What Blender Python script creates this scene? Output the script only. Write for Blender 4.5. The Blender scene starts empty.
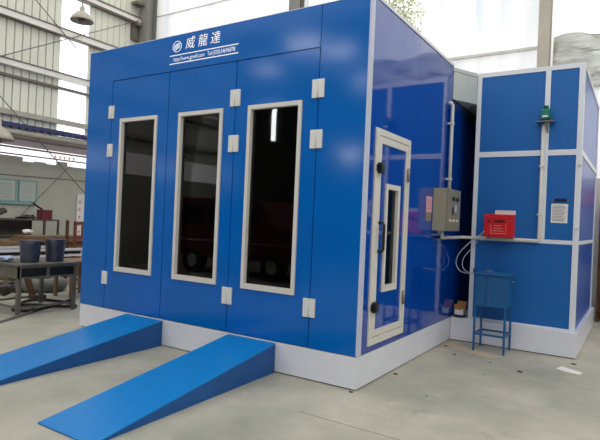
import bpy, bmesh, math, random
from mathutils import Vector, Matrix
random.seed(7)
COL = bpy.context.scene.collection
PI = math.pi

# ------------------------------------------------------------------ materials
def lin(c):
    return tuple(((x/255)/12.92 if x/255 <= .04045 else ((x/255+.055)/1.055)**2.4) for x in c)

def mat(name, rgb, rough=.5, metal=0.0, spec=.5, bump=0.0, bscale=40, var=0.0, vscale=6, emit=0.0, coat=0.0, stretch=(1, 1, 1)):
    m = bpy.data.materials.new(name); m.use_nodes = True
    nt = m.node_tree; N = nt.nodes; L = nt.links
    b = N['Principled BSDF']
    c = lin(rgb)
    b.inputs['Base Color'].default_value = (*c, 1)
    b.inputs['Roughness'].default_value = rough
    b.inputs['Metallic'].default_value = metal
    b.inputs['Specular IOR Level'].default_value = spec
    b.inputs['Coat Weight'].default_value = coat
    tc = N.new('ShaderNodeTexCoord'); mp = N.new('ShaderNodeMapping')
    mp.inputs['Scale'].default_value = stretch
    L.new(tc.outputs['Object'], mp.inputs['Vector'])
    if var > 0:
        n = N.new('ShaderNodeTexNoise'); n.inputs['Scale'].default_value = vscale; n.inputs['Detail'].default_value = 6
        n.inputs['Roughness'].default_value = .6
        L.new(mp.outputs[0], n.inputs['Vector'])
        r = N.new('ShaderNodeValToRGB')
        r.color_ramp.elements[0].position = .3; r.color_ramp.elements[1].position = .7
        r.color_ramp.elements[0].color = (*[x*(1-var) for x in c], 1)
        r.color_ramp.elements[1].color = (*[min(1, x*(1+var)) for x in c], 1)
        L.new(n.outputs['Fac'], r.inputs[0]); L.new(r.outputs[0], b.inputs['Base Color'])
    if bump > 0:
        n2 = N.new('ShaderNodeTexNoise'); n2.inputs['Scale'].default_value = bscale; n2.inputs['Detail'].default_value = 3
        L.new(mp.outputs[0], n2.inputs['Vector'])
        bp = N.new('ShaderNodeBump'); bp.inputs['Strength'].default_value = bump; bp.inputs['Distance'].default_value = .01
        L.new(n2.outputs['Fac'], bp.inputs['Height']); L.new(bp.outputs[0], b.inputs['Normal'])
    if emit > 0:
        b.inputs['Emission Color'].default_value = (*c, 1); b.inputs['Emission Strength'].default_value = emit
    return m

M = {}
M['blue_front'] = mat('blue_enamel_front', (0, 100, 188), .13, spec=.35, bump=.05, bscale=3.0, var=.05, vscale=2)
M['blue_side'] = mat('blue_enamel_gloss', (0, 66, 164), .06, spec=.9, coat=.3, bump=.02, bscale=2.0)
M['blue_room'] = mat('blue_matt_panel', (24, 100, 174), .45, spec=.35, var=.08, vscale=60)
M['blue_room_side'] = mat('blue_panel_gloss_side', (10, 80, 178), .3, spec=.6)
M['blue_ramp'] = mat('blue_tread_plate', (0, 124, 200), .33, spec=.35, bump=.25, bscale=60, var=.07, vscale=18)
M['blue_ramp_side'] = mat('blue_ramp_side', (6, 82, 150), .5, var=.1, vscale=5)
M['blue_stand'] = mat('teal_blue_paint', (22, 92, 146), .45, var=.1, vscale=14)
M['white_plinth'] = mat('white_plinth_sheet', (226, 228, 238), .25, spec=.5, var=.03, vscale=3)
M['alu'] = mat('white_aluminium', (226, 230, 236), .35, spec=.5)
M['alu_warm'] = mat('cream_aluminium', (220, 216, 208), .38, spec=.5)
M['alu_trim'] = mat('grey_edge_trim', (196, 202, 222), .3, spec=.5)
M['hinge'] = mat('hinge_white', (224, 224, 220), .4)
M['hinge_pin'] = mat('hinge_pin_grey', (120, 124, 132), .35, metal=.5)
M['seam'] = mat('seam_dark', (3, 25, 66), .7)
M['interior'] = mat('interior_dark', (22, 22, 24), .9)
M['black'] = mat('black_plastic', (14, 14, 16), .4)
M['cream'] = mat('cream_pvc', (216, 214, 204), .4)
M['cab'] = mat('beige_grey_cabinet', (156, 152, 132), .45, var=.03, vscale=12)
M['cab_door'] = mat('olive_grey_door', (132, 130, 114), .4)
M['red'] = mat('red_plastic', (206, 22, 30), .35)
M['darkred'] = mat('dark_red_mark', (66, 6, 20), .5)
M['pinkline'] = mat('pale_pink_mark', (226, 140, 140), .6)
M['paper'] = mat('paper_white', (232, 230, 226), .8)
M['paper_pink'] = mat('paper_pink', (214, 156, 166), .8)
M['paper_grey'] = mat('paper_grey_brown', (132, 122, 120), .8)
M['ink'] = mat('ink_grey', (118, 118, 124), .8)
M['plaque'] = mat('plaque_navy', (18, 24, 60), .4)
M['green'] = mat('teal_green_plastic', (0, 120, 100), .35)
M['steel'] = mat('dull_steel', (138, 136, 130), .4, metal=.6)
M['duct'] = mat('galvanised_duct', (188, 196, 194), .45, metal=.15, var=.05, vscale=6)
M['cardboard'] = mat('cardboard', (168, 118, 68), .85)
M['navy'] = mat('navy_print', (18, 22, 60), .6)
M['cable_w'] = mat('white_cable', (206, 208, 212), .45)
M['bench'] = mat('bench_grey_iron', (104, 100, 94), .55, metal=.2, var=.25, vscale=7)
M['bench_dark'] = mat('bench_drawer_dark', (20, 19, 20), .6)
M['bucket'] = mat('drum_dark', (84, 88, 104), .32, metal=.6, var=.35, vscale=8)
M['rubber'] = mat('rubber_black', (34, 33, 33), .75)
M['tyre'] = mat('tyre_grey', (112, 112, 106), .8, var=.2, vscale=9)
M['wood'] = mat('raw_wood', (128, 102, 76), .75, var=.2, vscale=9, stretch=(1, 1, .15))
M['wood_dark'] = mat('dark_wood', (88, 58, 40), .75, var=.2, vscale=9)
M['wood_red'] = mat('red_brown_wood', (128, 66, 42), .65, var=.15, vscale=9)
M['maroon'] = mat('maroon_tin', (106, 38, 42), .5)
M['junk'] = mat('oily_scrap', (62, 56, 52), .5, metal=.3, var=.4, vscale=12)
M['rack'] = mat('rack_iron_brown', (84, 74, 66), .6, var=.2, vscale=8)
M['rack_back'] = mat('rack_board_brown', (122, 108, 94), .75, var=.25, vscale=5)
M['white_tube'] = mat('white_tube', (226, 228, 228), .4)
M['blue_cloth'] = mat('blue_white_cloth', (166, 186, 214), .8, var=.4, vscale=22)
M['teal_frame'] = mat('teal_frame', (138, 176, 172), .6)
M['chart'] = mat('pale_chart', (184, 192, 182), .8, var=.08, vscale=25)
M['chart_ink'] = mat('chart_lines', (166, 166, 158), .8)
M['plaster'] = mat('grey_green_plaster', (186, 184, 170), .9, var=.06, vscale=2)
M['corr'] = mat('corrugated_sheet', (228, 228, 214), .6, var=.05, vscale=1.5, stretch=(1, 1, .2))
M['joint'] = mat('faint_joint', (128, 124, 112), .9)
M['corr_dark'] = mat('rib_shadow_joint', (166, 167, 156), .8)
M['girt'] = mat('girt_steel_white', (232, 229, 222), .5, var=.06, vscale=4)
M['girt_dark'] = mat('girt_steel_dark', (112, 104, 98), .6)
M['column'] = mat('column_grey', (140, 138, 132), .6, var=.1, vscale=3)
M['column_beige'] = mat('column_beige', (190, 184, 170), .6, var=.08, vscale=3)
M['wire'] = mat('brace_rod', (112, 108, 102), .5)
M['roof_blue'] = mat('awning_blue', (40, 46, 92), .5, var=.15, vscale=5)
M['mauve'] = mat('mauve_board_glow', (214, 198, 200), .7, emit=.12, var=.08, vscale=3)  # small emission lifts the board out of the awning's shade
M['pipe_beige'] = mat('awning_beam', (176, 172, 158), .6, var=.1, vscale=5)
M['orange'] = mat('orange_plastic', (226, 110, 40), .5)
M['foil'] = mat('crumpled_foil', (186, 188, 182), .3, metal=.55, bump=1.0, bscale=7, var=.2, vscale=5, stretch=(.6, 1, 2.5))
M['white_wall'] = mat('white_wall', (222, 222, 218), .8, var=.03, vscale=2)
M['rear'] = mat('dim_wall', (66, 68, 66), .9, var=.2, vscale=.6)
M['bright'] = mat('highlight_glow', (250, 252, 255), .6, emit=14)  # added glow behind the camera, mirrored as highlights on the blue panels
M['slit'] = mat('bright_slit', (250, 252, 255), .6, emit=30)
M['daylight'] = mat('daylight_pane', (250, 252, 255), .6, emit=1.2)
M['truck_red'] = mat('truck_red', (96, 30, 30), .5)
M['chrome'] = mat('chrome', (220, 220, 225), .15, metal=1)
M['lamp_shade'] = mat('lamp_enamel', (176, 170, 156), .5, var=.15, vscale=6)
M['lamp_in'] = mat('lamp_inner', (120, 112, 100), .6)
M['leaf'] = mat('leaves', (168, 176, 140), .7, var=.35, vscale=3)
M['bark'] = mat('bark', (150, 140, 124), .9)
M['dust'] = mat('dull_scrap', (92, 88, 80), .8)
M['tan'] = mat('tan_board', (190, 174, 148), .8, var=.1, vscale=10)
M['white_text'] = mat('white_lettering', (250, 252, 255), .5, emit=.25)  # lettering is unlit; emission added to whiten it
M['red_text'] = mat('red_lettering', (206, 96, 70), .6)

def glass_mat(name, tint):
    m = bpy.data.materials.new(name); m.use_nodes = True
    nt = m.node_tree; N = nt.nodes; L = nt.links
    N.remove(N['Principled BSDF'])
    t = N.new('ShaderNodeBsdfTransparent'); t.inputs[0].default_value = (*tint, 1)
    g = N.new('ShaderNodeBsdfGlossy'); g.inputs['Roughness'].default_value = .02
    f = N.new('ShaderNodeFresnel'); f.inputs['IOR'].default_value = 1.42
    mx = N.new('ShaderNodeMixShader')
    L.new(f.outputs[0], mx.inputs[0]); L.new(t.outputs[0], mx.inputs[1]); L.new(g.outputs[0], mx.inputs[2])
    L.new(mx.outputs[0], N['Material Output'].inputs[0])
    return m
M['glass'] = glass_mat('tinted_window_glass', (.35, .36, .36))

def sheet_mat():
    # milky plastic sheeting whose emission stands for daylight behind it, faint vertical smears
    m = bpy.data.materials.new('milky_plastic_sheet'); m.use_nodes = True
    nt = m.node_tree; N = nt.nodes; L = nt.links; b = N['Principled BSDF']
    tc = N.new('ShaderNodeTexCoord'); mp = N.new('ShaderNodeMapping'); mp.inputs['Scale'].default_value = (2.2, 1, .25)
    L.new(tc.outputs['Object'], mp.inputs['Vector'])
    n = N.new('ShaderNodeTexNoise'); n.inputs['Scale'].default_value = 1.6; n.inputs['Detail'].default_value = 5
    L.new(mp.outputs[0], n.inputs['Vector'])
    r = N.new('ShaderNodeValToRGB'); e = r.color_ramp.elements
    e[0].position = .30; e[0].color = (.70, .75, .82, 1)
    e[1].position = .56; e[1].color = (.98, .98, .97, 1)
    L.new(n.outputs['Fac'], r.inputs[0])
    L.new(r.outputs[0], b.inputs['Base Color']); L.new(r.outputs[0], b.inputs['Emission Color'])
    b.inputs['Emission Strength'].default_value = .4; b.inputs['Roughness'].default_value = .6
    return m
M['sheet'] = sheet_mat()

def floor_mat():
    m = bpy.data.materials.new('worn_concrete'); m.use_nodes = True
    nt = m.node_tree; N = nt.nodes; L = nt.links; b = N['Principled BSDF']
    tc = N.new('ShaderNodeTexCoord')
    def noise(s, d, ro=.6):
        n = N.new('ShaderNodeTexNoise'); n.inputs['Scale'].default_value = s; n.inputs['Detail'].default_value = d
        n.inputs['Roughness'].default_value = ro
        L.new(tc.outputs['Object'], n.inputs['Vector']); return n
    def ramp(p0, c0, p1, c1, src):
        r = N.new('ShaderNodeValToRGB'); e = r.color_ramp.elements
        e[0].position = p0; e[0].color = (*c0, 1); e[1].position = p1; e[1].color = (*c1, 1)
        L.new(src, r.inputs[0]); return r
    a = ramp(.34, lin((150, 152, 138)), .66, lin((192, 186, 172)), noise(.9, 8).outputs['Fac'])
    s = ramp(.60, (0, 0, 0), .74, (1, 1, 1), noise(2.3, 6, .7).outputs['Fac'])
    mx = N.new('ShaderNodeMix'); mx.data_type = 'RGBA'; mx.blend_type = 'MULTIPLY'
    mx.inputs['B'].default_value = (.78, .77, .75, 1)
    L.new(s.outputs[0], mx.inputs['Factor']); L.new(a.outputs[0], mx.inputs['A'])
    w = ramp(.62, (0, 0, 0), .72, (1, 1, 1), noise(3.7, 5, .65).outputs['Fac'])
    mx2 = N.new('ShaderNodeMix'); mx2.data_type = 'RGBA'; mx2.blend_type = 'MIX'
    mx2.inputs['B'].default_value = (*lin((204, 200, 188)), 1)
    sc = N.new('ShaderNodeMath'); sc.operation = 'MULTIPLY'; sc.inputs[1].default_value = .45
    L.new(w.outputs[0], sc.inputs[0]); L.new(sc.outputs[0], mx2.inputs['Factor']); L.new(mx.outputs['Result'], mx2.inputs['A'])
    g = ramp(.3, (.9, .9, .9), .7, (1.06, 1.06, 1.06), noise(60, 3).outputs['Fac'])
    mx3 = N.new('ShaderNodeMix'); mx3.data_type = 'RGBA'; mx3.blend_type = 'MULTIPLY'; mx3.inputs['Factor'].default_value = 1
    L.new(mx2.outputs['Result'], mx3.inputs['A']); L.new(g.outputs[0], mx3.inputs['B'])
    L.new(mx3.outputs['Result'], b.inputs['Base Color'])
    b.inputs['Roughness'].default_value = .6; b.inputs['Specular IOR Level'].default_value = .35
    bp = N.new('ShaderNodeBump'); bp.inputs['Strength'].default_value = .15; bp.inputs['Distance'].default_value = .01
    L.new(noise(30, 4).outputs['Fac'], bp.inputs['Height']); L.new(bp.outputs[0], b.inputs['Normal'])
    return m
M['floor'] = floor_mat()

# ------------------------------------------------------------------ mesh helpers
class MB:
    def __init__(s): s.bm = bmesh.new()
    def box(s, x0, x1, y0, y1, z0, z1, bev=0, rot=0, piv=None):
        g = bmesh.ops.create_cube(s.bm, size=1)
        vs = g['verts']
        for v in vs:
            v.co = Vector(((x0+x1)/2+v.co.x*(x1-x0), (y0+y1)/2+v.co.y*(y1-y0), (z0+z1)/2+v.co.z*(z1-z0)))
        if rot:
            p = piv or ((x0+x1)/2, (y0+y1)/2, (z0+z1)/2)
            bmesh.ops.rotate(s.bm, verts=vs, cent=p, matrix=Matrix.Rotation(rot, 3, 'Z'))
        if bev:
            es = list({e for v in vs for e in v.link_edges})
            bmesh.ops.bevel(s.bm, geom=es, offset=bev, segments=2, affect='EDGES', profile=.6)
        return s
    def bar(s, p, q, w, h=None, up=(0, 0, 1)):
        """rectangular bar between two points"""
        h = h or w; p = Vector(p); q = Vector(q); d = (q-p).normalized()
        u = Vector(up)
        if abs(d.dot(u)) > .98: u = Vector((0, 1, 0))
        a = d.cross(u).normalized(); b = a.cross(d).normalized()
        V = []
        for c in (p, q):
            for i, j in ((-1, -1), (1, -1), (1, 1), (-1, 1)):
                V.append(s.bm.verts.new(c + a*i*w/2 + b*j*h/2))
        for f in ((3, 2, 1, 0), (4, 5, 6, 7), (0, 1, 5, 4), (1, 2, 6, 5), (2, 3, 7, 6), (3, 0, 4, 7)):
            s.bm.faces.new([V[k] for k in f])
        return s
    def tube(s, pts, r, n=10, closed=False):
        pts = [Vector(p) for p in pts]; rings = []; m = len(pts); prev = None
        for i, p in enumerate(pts):
            if closed: d = (pts[(i+1) % m]-pts[i-1]).normalized()
            else: d = (pts[min(i+1, m-1)]-pts[max(i-1, 0)]).normalized()
            if prev is None:
                a = d.orthogonal().normalized()
            else:
                a = (prev - d*prev.dot(d)).normalized()
            prev = a; b = d.cross(a)
            rr = r[i] if isinstance(r, (list, tuple)) else r
            rings.append([s.bm.verts.new(p + (a*math.cos(t)+b*math.sin(t))*rr) for t in [2*PI*k/n for k in range(n)]])
        rng = m if closed else m-1
        for i in range(rng):
            A = rings[i]; B = rings[(i+1) % m]
            for k in range(n):
                f = s.bm.faces.new((A[k], A[(k+1) % n], B[(k+1) % n], B[k])); f.smooth = True
        if not closed:
            s.bm.faces.new(rings[0][::-1]); s.bm.faces.new(rings[-1])
        return s
    def lathe(s, cx, cy, prof, n=28, caps=True, wob=0):
        rings = []
        for (r, z) in prof:
            rings.append([s.bm.verts.new((cx+r*(1+wob*math.sin(3*2*PI*k/n))*math.cos(2*PI*k/n), cy+r*math.sin(2*PI*k/n), z)) for k in range(n)])
        for A, B in zip(rings, rings[1:]):
            for k in range(n):
                f = s.bm.faces.new((A[k], A[(k+1) % n], B[(k+1) % n], B[k])); f.smooth = True
        if caps:
            s.bm.faces.new(rings[0][::-1]); s.bm.faces.new(rings[-1])
        return s
    def ring(s, a, o, i, d0, d1):
        """flat rectangular ring. a='y': plane xz, a='x': plane yz; o,i=(u0,u1,z0,z1) outer and inner; depth d0..d1"""
        def P(u, z, d): return (u, d, z) if a == 'y' else (d, u, z)
        def loop(r, d): return [s.bm.verts.new(P(u, z, d)) for u, z in ((r[0], r[2]), (r[1], r[2]), (r[1], r[3]), (r[0], r[3]))]
        O0, O1, I0, I1 = loop(o, d0), loop(o, d1), loop(i, d0), loop(i, d1)
        for k in range(4):
            j = (k+1) % 4
            for q in ((O0[k], O0[j], I0[j], I0[k]), (O1[j], O1[k], I1[k], I1[j]), (O0[j], O0[k], O1[k], O1[j]), (I0[k], I0[j], I1[j], I1[k])):
                s.bm.faces.new(q)
        return s
    def prism(s, poly, z0, z1):
        A = [s.bm.verts.new((x, y, z0)) for x, y in poly]; B = [s.bm.verts.new((x, y, z1)) for x, y in poly]
        n = len(poly)
        s.bm.faces.new(A[::-1]); s.bm.faces.new(B)
        for k in range(n): s.bm.faces.new((A[k], A[(k+1) % n], B[(k+1) % n], B[k]))
        return s
    def quad(s, *P):
        s.bm.faces.new([s.bm.verts.new(p) for p in P]); return s
    def blob(s, c, r, sub=2, jit=.25, sq=(1, 1, 1)):
        g = bmesh.ops.create_icosphere(s.bm, subdivisions=sub, radius=1)
        for v in g['verts']:
            k = 1+random.uniform(-jit, jit)
            v.co = Vector((c[0]+v.co.x*r*sq[0]*k, c[1]+v.co.y*r*sq[1]*k, c[2]+v.co.z*r*sq[2]*k))
        return s

BASE = {}
def root_base(o):
    return BASE.get(o.name, Vector((0, 0, 0))) if o else Vector((0, 0, 0))
def obj(name, mb, m, parent=None, loc=None, label=None):
    bm = mb.bm
    bmesh.ops.recalc_face_normals(bm, faces=bm.faces)
    base = root_base(parent) if parent else Vector(loc or (0, 0, 0))
    bmesh.ops.translate(bm, verts=bm.verts, vec=-base)
    me = bpy.data.meshes.new(name); bm.to_mesh(me); bm.free()
    me.materials.append(M[m])
    o = bpy.data.objects.new(name, me); COL.objects.link(o)
    if parent: o.parent = parent
    else: o.location = base
    BASE[o.name] = base.copy()
    if label: o['label'] = label
    return o
def thing(name, loc, label, cat, group=None):
    o = bpy.data.objects.new(name, None); COL.objects.link(o); o.location = loc; o.empty_display_size = .1
    BASE[o.name] = Vector(loc)
    return tag(o, label, cat, group)
def tag(o, label, cat, group=None):
    o['label'] = label; o['category'] = cat
    if group: o['group'] = group
    return o
def struct(o): o['kind'] = 'structure'; return o
def copy_thing(r, loc, label=None, rotz=0):
    c = r.copy(); COL.objects.link(c); c.location = loc; c.rotation_euler.z = rotz
    if label: c['label'] = label
    for ch in list(r.children):
        d = ch.copy(); COL.objects.link(d); d.parent = c
        for g in list(ch.children):
            e = g.copy(); COL.objects.link(e); e.parent = d
    return c
def text(name, s, size, xform, m, parent, depth=.002, shear=0.0, bold=0.0):
    cu = bpy.data.curves.new(name+'_c', 'FONT'); cu.body = s; cu.size = size; cu.extrude = depth; cu.shear = shear
    cu.align_x = 'CENTER'; cu.align_y = 'CENTER'; cu.offset = bold
    t = bpy.data.objects.new(name+'_c', cu); COL.objects.link(t)
    bpy.context.view_layer.update()
    dg = bpy.context.evaluated_depsgraph_get()
    me = bpy.data.meshes.new_from_object(t.evaluated_get(dg))
    bpy.data.objects.remove(t)
    me.transform(Matrix.Translation(-root_base(parent)) @ xform)
    me.materials.clear(); me.materials.append(M[m])
    o = bpy.data.objects.new(name, me); COL.objects.link(o); o.parent = parent; BASE[o.name] = root_base(parent).copy()
    return o

# ------------------------------------------------------------------ the hall
FX0, FX1, FY0, FY1 = -10.7, 12.0, -11.0, 6.7
o = struct(obj('floor', MB().box(FX0-.2, FX1+.2, FY0-.2, FY1+.2, -.12, 0), 'floor'))
obj('expansion_joint', MB().prism([(-.12, -.741), (6, -.81), (6, -.80), (-.12, -.734)], 0, .001), 'joint', o)

# left wall: grey plaster below, ribbed sheet above
wl = struct(obj('wall_left', MB().box(FX0-.15, FX0, FY0, FY1+.15, 0, 2.66), 'plaster'))
def ribbed(y0, y1, z0, z1, pitch=.2):
    b = MB(); ys = []; y = y0
    while y < y1-1e-4:
        ye = min(y+pitch, y1)
        ys += [(y, 0), (min(y+pitch-.035, y1), 0), (min(y+pitch-.02, y1), -.03), (min(y+pitch-.006, y1), -.03)]
        y = ye
    ys.append((y1, 0))
    lo = [b.bm.verts.new((FX0+d, yy, z0)) for yy, d in ys]; hi = [b.bm.verts.new((FX0+d, yy, z1)) for yy, d in ys]
    for k in range(len(ys)-1): b.bm.faces.new((lo[k], lo[k+1], hi[k+1], hi[k]))
    return b
obj('ribbed_sheet', ribbed(FY0, 3.78, 3.3, 8.4), 'corr', wl)
obj('ribbed_sheet', ribbed(4.58, FY1, 3.3, 8.4), 'corr', wl)
jb = MB()
y = FY0+.2
while y < FY1:
    if not 3.75 < y < 4.55: jb.box(FX0-.04, FX0-.02, y-.022, y-.006, 3.3, 8.4)
    y += .2
obj('rib_joint', jb, 'corr_dark', wl)
obj('translucent_strip', MB().box(FX0-.03, FX0-.005, 3.78, 4.58, 3.3, 8.4), 'daylight', wl)
obj('clerestory_pane', MB().box(FX0-.1, FX0-.02, -3, FY1, 2.66, 2.98), 'daylight', wl)
rg = MB()
for k in range(26):   # ragged lower edge of the daylight strip
    y0 = -1+k*.3; rg.box(FX0-.02, FX0+.02, y0, y0+.3, 2.6, 2.66+random.choice((0, .03, .07, .1)))
obj('ragged_edge', rg, 'plaster', wl)
obj('strip_rail', MB().box(FX0, FX0+.05, -3, FY1, 2.79, 2.82).box(FX0, FX0+.05, -3, FY1, 2.95, 2.99), 'girt_dark', wl)
# girts running along the left wall
gt = struct(obj('trim_1', MB().box(FX0+.0, FX0+.16, FY0, FY1, 6.0, 6.15), 'girt'))
obj('flange', MB().box(FX0+.0, FX0+.18, FY0, FY1, 6.15, 6.18).box(FX0+.0, FX0+.18, FY0, FY1, 5.98, 6.0), 'girt_dark', gt)
gt = struct(obj('trim_2', MB().box(FX0+.0, FX0+.16, FY0, FY1, 4.87, 5.0), 'girt'))
obj('flange', MB().box(FX0+.0, FX0+.18, FY0, FY1, 5.0, 5.03), 'girt_dark', gt)
struct(obj('trim_3', MB().box(FX0+.0, FX0+.1, FY0, FY1, 4.62, 4.68), 'girt_dark'))
struct(obj('trim_4', MB().box(FX0+.0, FX0+.14, FY0, FY1, 3.72, 3.84), 'pipe_beige'))
gt = struct(obj('trim_5', MB().box(FX0+.0, FX0+.16, FY0, FY1, 7.12, 7.24), 'girt'))
obj('flange', MB().box(FX0+.0, FX0+.18, FY0, FY1, 7.24, 7.28).box(FX0+.0, FX0+.18, FY0, FY1, 7.08, 7.12), 'girt_dark', gt)
# brace rods
def rod(p, q, label, r=.012):
    return obj('brace_rod', MB().tube([p, q], r, 6), 'wire', wl)
rod((-10.5, 2.2, 7.15), (-10.5, 4.1, 5.75), 'thin rod slanting down over the top left of the ribbed wall')
rod((-10.5, 1.0, 4.35), (-10.5, 6.1, 7.18), 'long thin rod rising gently to the right over the ribbed wall')
rod((-10.45, 1.2, 4.95), (-10.45, 4.75, 1.75), 'thin rod slanting down in front of the blue awning to the grey wall')
rod((-10.6, 2.8, 1.25), (-10.6, 4.2, 2.75), 'thin rod slanting up to the right across the lower grey wall', .008)
obj('wall_wire', MB().tube([(-10.68, y, 2.3-.015*math.sin(y)) for y in [0, 1, 2, 3, 4, 5, 6]], .008, 6), 'wire', wl)
# awning
aw = thing('awning', (-10.3, 2, 3.3), 'blue corrugated awning roof with beam running along the left wall', 'awning')
b = MB(); n = 190; ya, yb = -3, 5.7
rows = []
for k in range(n+1):
    yy = ya+(yb-ya)*k/n; w = .02*(1 if (k % 4) < 2 else -1)
    rows.append([b.bm.verts.new((-9.9, yy, 3.42+w)), b.bm.verts.new((-10.6, yy, 3.52+w)), b.bm.verts.new((-9.9, yy, 3.33+w)), b.bm.verts.new((-10.6, yy, 3.43+w))])
for A, B in zip(rows, rows[1:]):
    for i, j in ((0, 1), (1, 3), (3, 2), (2, 0)): b.bm.faces.new((A[i], A[j], B[j], B[i]))
obj('corrugated_roof', b, 'roof_blue', aw)
obj('beam', MB().tube([(-10.0, -3, 3.24), (-10.0, 5.7, 3.24)], .075, 14), 'pipe_beige', aw)
obj('lower_flange', MB().box(-10.06, -9.94, -3, 5.7, 3.08, 3.13), 'rack', aw)
obj('soffit_board', MB().box(-10.5, -10.46, -3, 5.7, 2.99, 3.3), 'mauve', aw)
for yy in (-2, .2, 2.4, 4.6): obj('bracket', MB().bar((-10.02, yy, 3.30), (-10.6, yy, 3.38), .03), 'girt_dark', aw)

# small red characters painted on the clerestory strip
b = MB()
for k in range(5):
    y0 = 3.72+k*.13
    b.box(-10.72+.02, -10.69, y0, y0+.09, 2.87, 2.885).box(-10.70, -10.69, y0+.035, y0+.05, 2.83, 2.93).box(-10.70, -10.69, y0+.01, y0+.08, 2.84, 2.85)
obj('red_marking', b, 'red_text', wl)

# back wall (plaster below, milky sheeting above)
wb = struct(obj('wall_back', MB().box(FX0-.15, FX1+.15, FY1, FY1+.15, 0, 2.5), 'white_wall'))
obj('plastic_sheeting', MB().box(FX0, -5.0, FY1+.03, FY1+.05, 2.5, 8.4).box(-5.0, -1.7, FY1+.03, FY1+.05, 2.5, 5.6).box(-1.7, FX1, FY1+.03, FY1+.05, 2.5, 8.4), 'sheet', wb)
# foil insulation right of the column
b = MB(); nx, nz = 60, 12
g = [[b.bm.verts.new((.58+k*.12, FY1-.02-.05*random.random(), 4.15+j*.085 + (0.05*math.sin(k*.7) if j == nz else 0))) for k in range(nx+1)] for j in range(nz+1)]
for j in range(nz):
    for k in range(nx):
        f = b.bm.faces.new((g[j][k], g[j][k+1], g[j+1][k+1], g[j+1][k])); f.smooth = True
obj('foil_insulation', b, 'foil', wb)
struct(obj('trim_6', MB().box(FX0, .37, FY1-.04, FY1+.03, 5.0, 5.05).box(FX0, -5.3, FY1-.02, FY1+.03, 7.47, 7.49), 'girt'))
# columns
def hcol(x, y, w, d, m, label):
    t = thing('steel_column', (x, y, 0), label, 'column', 'steel columns of the hall')
    obj('web', MB().box(x-.02, x+.02, y-d/2, y+d/2, 0, 8.4), m, t)
    obj('flange', MB().box(x-w/2, x+w/2, y-d/2-.02, y-d/2, 0, 8.4), m, t)
    obj('flange', MB().box(x-w/2, x+w/2, y+d/2, y+d/2+.02, 0, 8.4), m, t)
    return t
hcol(.455, FY1-.25, .2, .2, 'column_beige', 'beige steel column standing behind the small panelled room')
hcol(-5.15, FY1-.3, .3, .2, 'column', 'grey steel column showing just above the booth roof')
t = hcol(-10.42, FY1-.35, .36, .3, 'column', 'wide grey steel column in the corner where the ribbed wall ends')
obj('bracket', MB().box(-10.69, -10.45, 5.98, 6.16, 7.0, 7.08).box(-10.69, -10.6, 5.95, 6.16, 6.6, 7.3).box(-10.66, -10.4, 5.9, 6.16, 7.6, 7.68), 'girt_dark', t)
struct(obj('wall_right', MB().box(FX1, FX1+.15, FY0, FY1, 0, 8.4), 'white_wall'))
# rear wall (behind the camera), dim with a daylight slit and glowing patches added for panel highlights
wr = struct(obj('wall_rear', MB().box(FX0-.15, FX1+.15, FY0-.15, FY0, 0, 8.4), 'rear'))
obj('window_slit', MB().box(-9.15, -8.97, FY0+.001, FY0+.02, 4.3, 5.5), 'slit', wr)
b = MB().box(-7.0, -5.9, FY0+.001, FY0+.02, 7.0, 7.3).box(-8.5, -7.3, FY0+.001, FY0+.02, 7.4, 7.8).box(-5.8, -5.3, FY0+.001, FY0+.02, 5.9, 6.2).box(-6.2, -5.6, FY0+.001, FY0+.02, 3.5, 3.9).box(-10, -8.9, FY0+.001, FY0+.02, 6.8, 7.0)
b.box(-4.0, -3.4, FY0+.001, FY0+.02, 7.4, 8.0).box(2, 5, FY0+.001, FY0+.02, 6.5, 8.0)
obj('highlight_patch', b, 'bright', wr)  # added glowing patches, placed to throw highlights on the booth front

# pendant lamps
def lamp(x, y, z, s, label, top):
    t = thing('pendant_lamp', (x, y, z), label, 'lamp', 'enamel factory lamps by the left wall')
    obj('cord', MB().tube([(x, y, z+.3*s), (x, y, top)], .012, 6), 'wire', t)
    obj('socket', MB().lathe(x, y, [(.035*s, z+.33*s), (.05*s, z+.3*s), (.055*s, z+.2*s), (.08*s, z+.17*s)], 16), 'lamp_shade', t)
    obj('lamp_shade', MB().lathe(x, y, [(.05*s, z+.22*s), (.13*s, z+.17*s), (.2*s, z+.09*s), (.25*s, z), (.245*s, z-.01), (.19*s, z+.08*s), (.12*s, z+.15*s), (.04*s, z+.2*s)], 32, caps=False), 'lamp_shade', t)
    obj('bulb', MB().lathe(x, y, [(.03*s, z+.18*s), (.05*s, z+.08*s), (.07*s, z-.0*s), (.065*s, z-.05*s), (.03*s, z-.08*s)], 18), 'lamp_in', t)
lamp(-8.5, 2.87, 5.72, 1.0, 'cone shaped enamel lamp hanging high before the bright wall strip', 8.2)
lamp(-9.85, 1.85, 3.0, 1.35, 'round lamp shade hanging under the left end of the blue awning', 3.38)
struct(obj('trim_8', MB().box(-10.7, 12, 2.8, 2.94, 8.2, 8.36), 'girt_dark'))

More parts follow.
